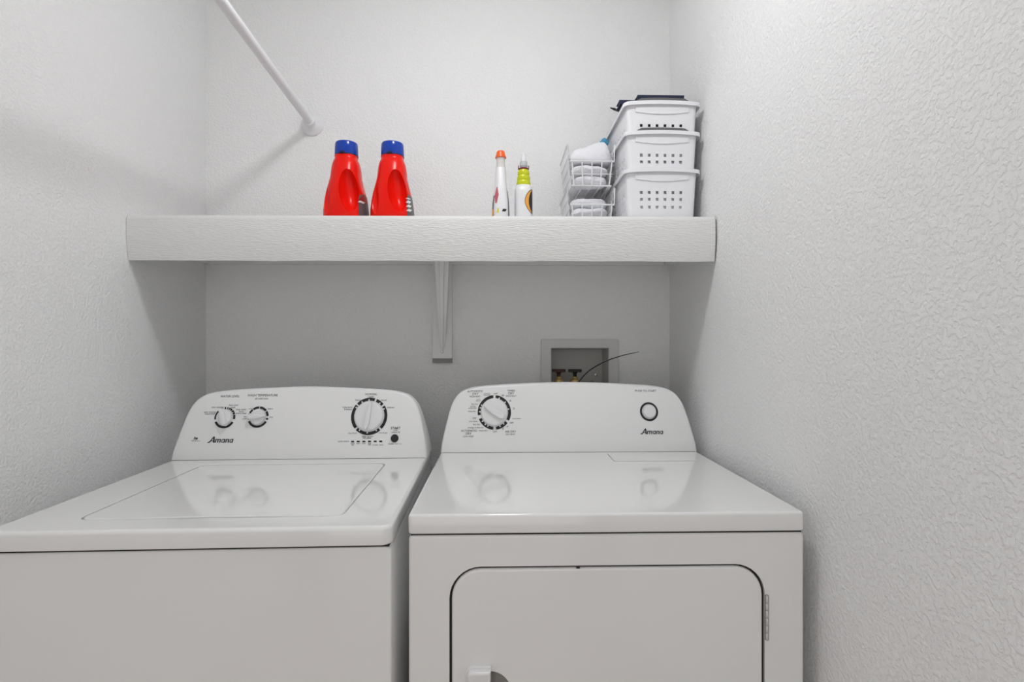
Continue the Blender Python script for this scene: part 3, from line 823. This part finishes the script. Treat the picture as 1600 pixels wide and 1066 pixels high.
# ------------------------------------------------------------------ stacked plastic baskets
def plastic_basket(label, z, grip, rot=0):
    t = thing('plastic_basket', label, 'storage basket', (.4715, 1.500, z), 0, 'stacked white plastic baskets')
    t.rotation_euler = (rot, 0, 0)
    H = .150
    wb_, wt, db, dt, yf0, yf1 = .192, .206, .270, .292, .014, .008   # widths / depths bottom and top
    rc = .012
    hx = [-.0595 - .0024 + .0238*i for i in range(6)]
    hs = .0042
    cols = []
    for c in hx: cols += [c - hs, c + hs]
    hz = [.0446, .0672, .0866]
    rows = [0.0, .004, .010]
    for c in hz: rows += [c - hs, c + hs]
    rows += [.115, H]
    scols = []
    for i in range(9):
        c = -.100 + .025*i
        scols += [c - .0035, c + .0035]
    def perim(h):
        k = h/H
        w = wb_ + (wt - wb_)*k; dd = db + (dt - db)*k; y0 = yf0 + (yf1 - yf0)*k
        if h < .01:
            ins = .006*(1 - h/.010)**1.5
            w -= 2*ins; dd -= 2*ins; y0 += ins
        P = []; cell = []
        cy = y0 + dd/2
        # front wall left -> right
        def add(p, tagc=None): P.append((p[0], p[1], h)); cell.append(tagc)
        sc = w/wt
        add((-w/2 + rc, y0), None)
        for i, x in enumerate(cols): add((x*sc, y0), 'h' if i % 2 == 0 else None)
        add((w/2 - rc, y0))
        for a in (-60, -30): add((w/2 - rc + rc*math.cos(math.radians(a)), y0 + rc + rc*math.sin(math.radians(a))))
        add((w/2, y0 + rc))
        for i, y in enumerate(scols): add((w/2, cy + y), 'h' if i % 2 == 0 else None)
        add((w/2, y0 + dd - rc))
        for a in (30, 60): add((w/2 - rc + rc*math.cos(math.radians(a)), y0 + dd - rc + rc*math.sin(math.radians(a))))
        add((w/2 - rc, y0 + dd))
        for i, x in enumerate(reversed(cols)): add((x*sc, y0 + dd), 'h' if i % 2 == 0 else None)
        add((-w/2 + rc, y0 + dd))
        for a in (120, 150): add((-w/2 + rc + rc*math.cos(math.radians(a)), y0 + dd - rc + rc*math.sin(math.radians(a))))
        add((-w/2, y0 + dd - rc))
        for i, y in enumerate(reversed(scols)): add((-w/2, cy + y), 'h' if i % 2 == 0 else None)
        add((-w/2, y0 + rc))
        for a in (210, 240): add((-w/2 + rc + rc*math.cos(math.radians(a)), y0 + rc + rc*math.sin(math.radians(a))))
        return P, cell
    m = Mesh(); vr = []
    for h in rows:
        P, cell = perim(h); vr.append(m.ring(P))
    n = len(vr[0])
    holes_rows = {3, 5, 7}
    for r_ in range(len(rows) - 1):
        for i in range(n):
            if r_ in holes_rows and cell[i] == 'h': continue
            j = (i + 1) % n
            m.bm.faces.new((vr[r_][i], vr[r_][j], vr[r_ + 1][j], vr[r_ + 1][i]))
    m.cap(vr[0], True)
    bo = m.obj('tub', BASKP, t, smooth=40)
    so = bo.modifiers.new('thickness', 'SOLIDIFY'); so.thickness = .0018; so.offset = -1
    carve(bo, [])
    # rim flange, bowed up along the front
    P, _ = perim(H)
    out = rr(wt + .018, dt + .018, .016, 5, 0, yf1 + dt/2, sub=12)
    inn_ = rr(wt - .002, dt - .002, .011, 5, 0, yf1 + dt/2, sub=12)
    bow = lambda x, y: (.0055*(1 - (x/.112)**2) if y < .03 else 0)
    m = Mesh()
    A = [m.ring([(x, y, H - .0105 + bow(x, y)) for x, y in out]), m.ring([(x, y, H + bow(x, y)) for x, y in out]),
         m.ring([(x*.985, yf1 + dt/2 + (y - yf1 - dt/2)*.985, H + .0012 + bow(x, y)) for x, y in out]),
         m.ring([(x, y, H + .0012 + bow(x, y)) for x, y in inn_]), m.ring([(x, y, H - .004) for x, y in inn_]),
         m.ring([(x*.985, yf1 + dt/2 + (y - yf1 - dt/2)*.985, H - .004 + bow(x, y)) for x, y in out]),
         m.ring([(x*.985, yf1 + dt/2 + (y - yf1 - dt/2)*.985, H - .0105 + bow(x, y)) for x, y in out])]
    for p, q in zip(A, A[1:] + A[:1]): m.bridge(p, q)
    m.obj('rim', BASKP, t, smooth=30)
    # curved grip panel below the rim
    lip = [(-.078, .138), (.078, .138)]
    lip = [(-.078, .139)] + [(-.078 + .156*i/12, .124 - .006*math.sin(math.pi*i/12)) for i in range(13)] + [(.078, .139)]
    m = Mesh().slab(lip, .0025, .0012, FRONT(0, yf1 + .0006, 0)); m.obj('grip_panel', BASKP, t)
    if grip:
        m = Mesh(); rr_ = []
        for k in range(13):
            x = -.074 + .150*k/12
            z0 = H + .0014 + bow(x, 0); hh = .0075*min(1, (1 - abs(2*k/12 - 1)**8) + .25)
            rr_.append([(x, .003, z0), (x, .008, z0), (x, .008, z0 + hh), (x, .0035, z0 + hh)])
        m.loft(rr_); m.obj('grip', GRIP, t, smooth=30)
    return t
PB = [SZ + .0003, SZ + .1085, SZ + .1945]
plastic_basket('white perforated plastic basket, bottom one of the stack by the right wall', PB[0], False)
plastic_basket('white perforated plastic basket, middle one of the stack by the right wall', PB[1], True)
plastic_basket('white perforated plastic basket, top one of the stack holding navy books', PB[2], True)

def book(label, loc, w, h, d, rot, group='navy books in the top basket'):
    t = thing('book', label, 'book', loc, 0, group)
    t.rotation_euler = rot
    Mesh().slab(rr(w, d, .001, 2, 0, 0), .003, .0006, TOP(0, 0, 0)).obj('cover', NAVY, t)
    Mesh().slab(rr(w, d, .001, 2, 0, 0), .003, .0006, TOP(0, 0, h - .003)).obj('cover', NAVY, t)
    Mesh().box(-w/2 + .003, w/2 - .003, -d/2 + .003, d/2 - .003, .003, h - .003).obj('pages', PAPER, t, smooth=0)
    Mesh().box(-w/2, w/2, -d/2 - .002, -d/2 + .002, .0005, h - .0005).obj('spine', NAVY, t, smooth=0)
    return t
PZ = PB[2] + .0022
# a stack of books fills the basket; the upper covers show above the rim
book('navy book lying across the top of the uppermost plastic basket, the larger navy one', (.4835, 1.640, PB[2] + .1705), .140, .0275, .160, (math.radians(0), 0, 0))
book('small navy book at the left back edge of the top basket', (.3850, 1.585, PB[2] + .1705), .050, .0145, .040, (0, 0, 0))
m = Mesh().slab(rr(.168, .240, .006, 4, .4720, 1.656), .167, .004, TOP(0, 0, PZ + .001))
tag(m.obj('storage_box', PAPER), 'plain grey box filling the top plastic basket under the navy books', 'box')

pen = thing('pen', 'slim dark pen poking out past the left of the top basket', 'pen', (.3720, 1.625, PB[2] + .1700))
P0, P1 = Vector((.0300, .012, .0045)), Vector((-.0275, 0, .0185))
d = (P1 - P0)
Mesh().tube([P0, P0 + d*.72], .0038, 12).obj('barrel', PENM, pen)
Mesh().tube([P0 + d*.72, P0 + d*.78, P0 + d*.97, P1], [.0042, .0036, .0014, .0006], 12).obj('tip', BLACK, pen)

# white cloths seen through the holes of the lower baskets
m = Mesh().slab(rr(.172, .20, .02, 5, .4715, 1.6175), .103, .02, TOP(0, 0, PB[0] + .0025), back_bevel=.01)
tag(m.obj('folded_towel', CLOTH), 'white cloth packed inside the bottom plastic basket, seen through its holes', 'cloth')
m = Mesh().slab(rr(.170, .20, .02, 5, .4715, 1.6175), .081, .02, TOP(0, 0, PB[1] + .0025), back_bevel=.01)
tag(m.obj('folded_towel', CLOTH), 'white cloth packed inside the middle plastic basket, seen through its holes', 'cloth')
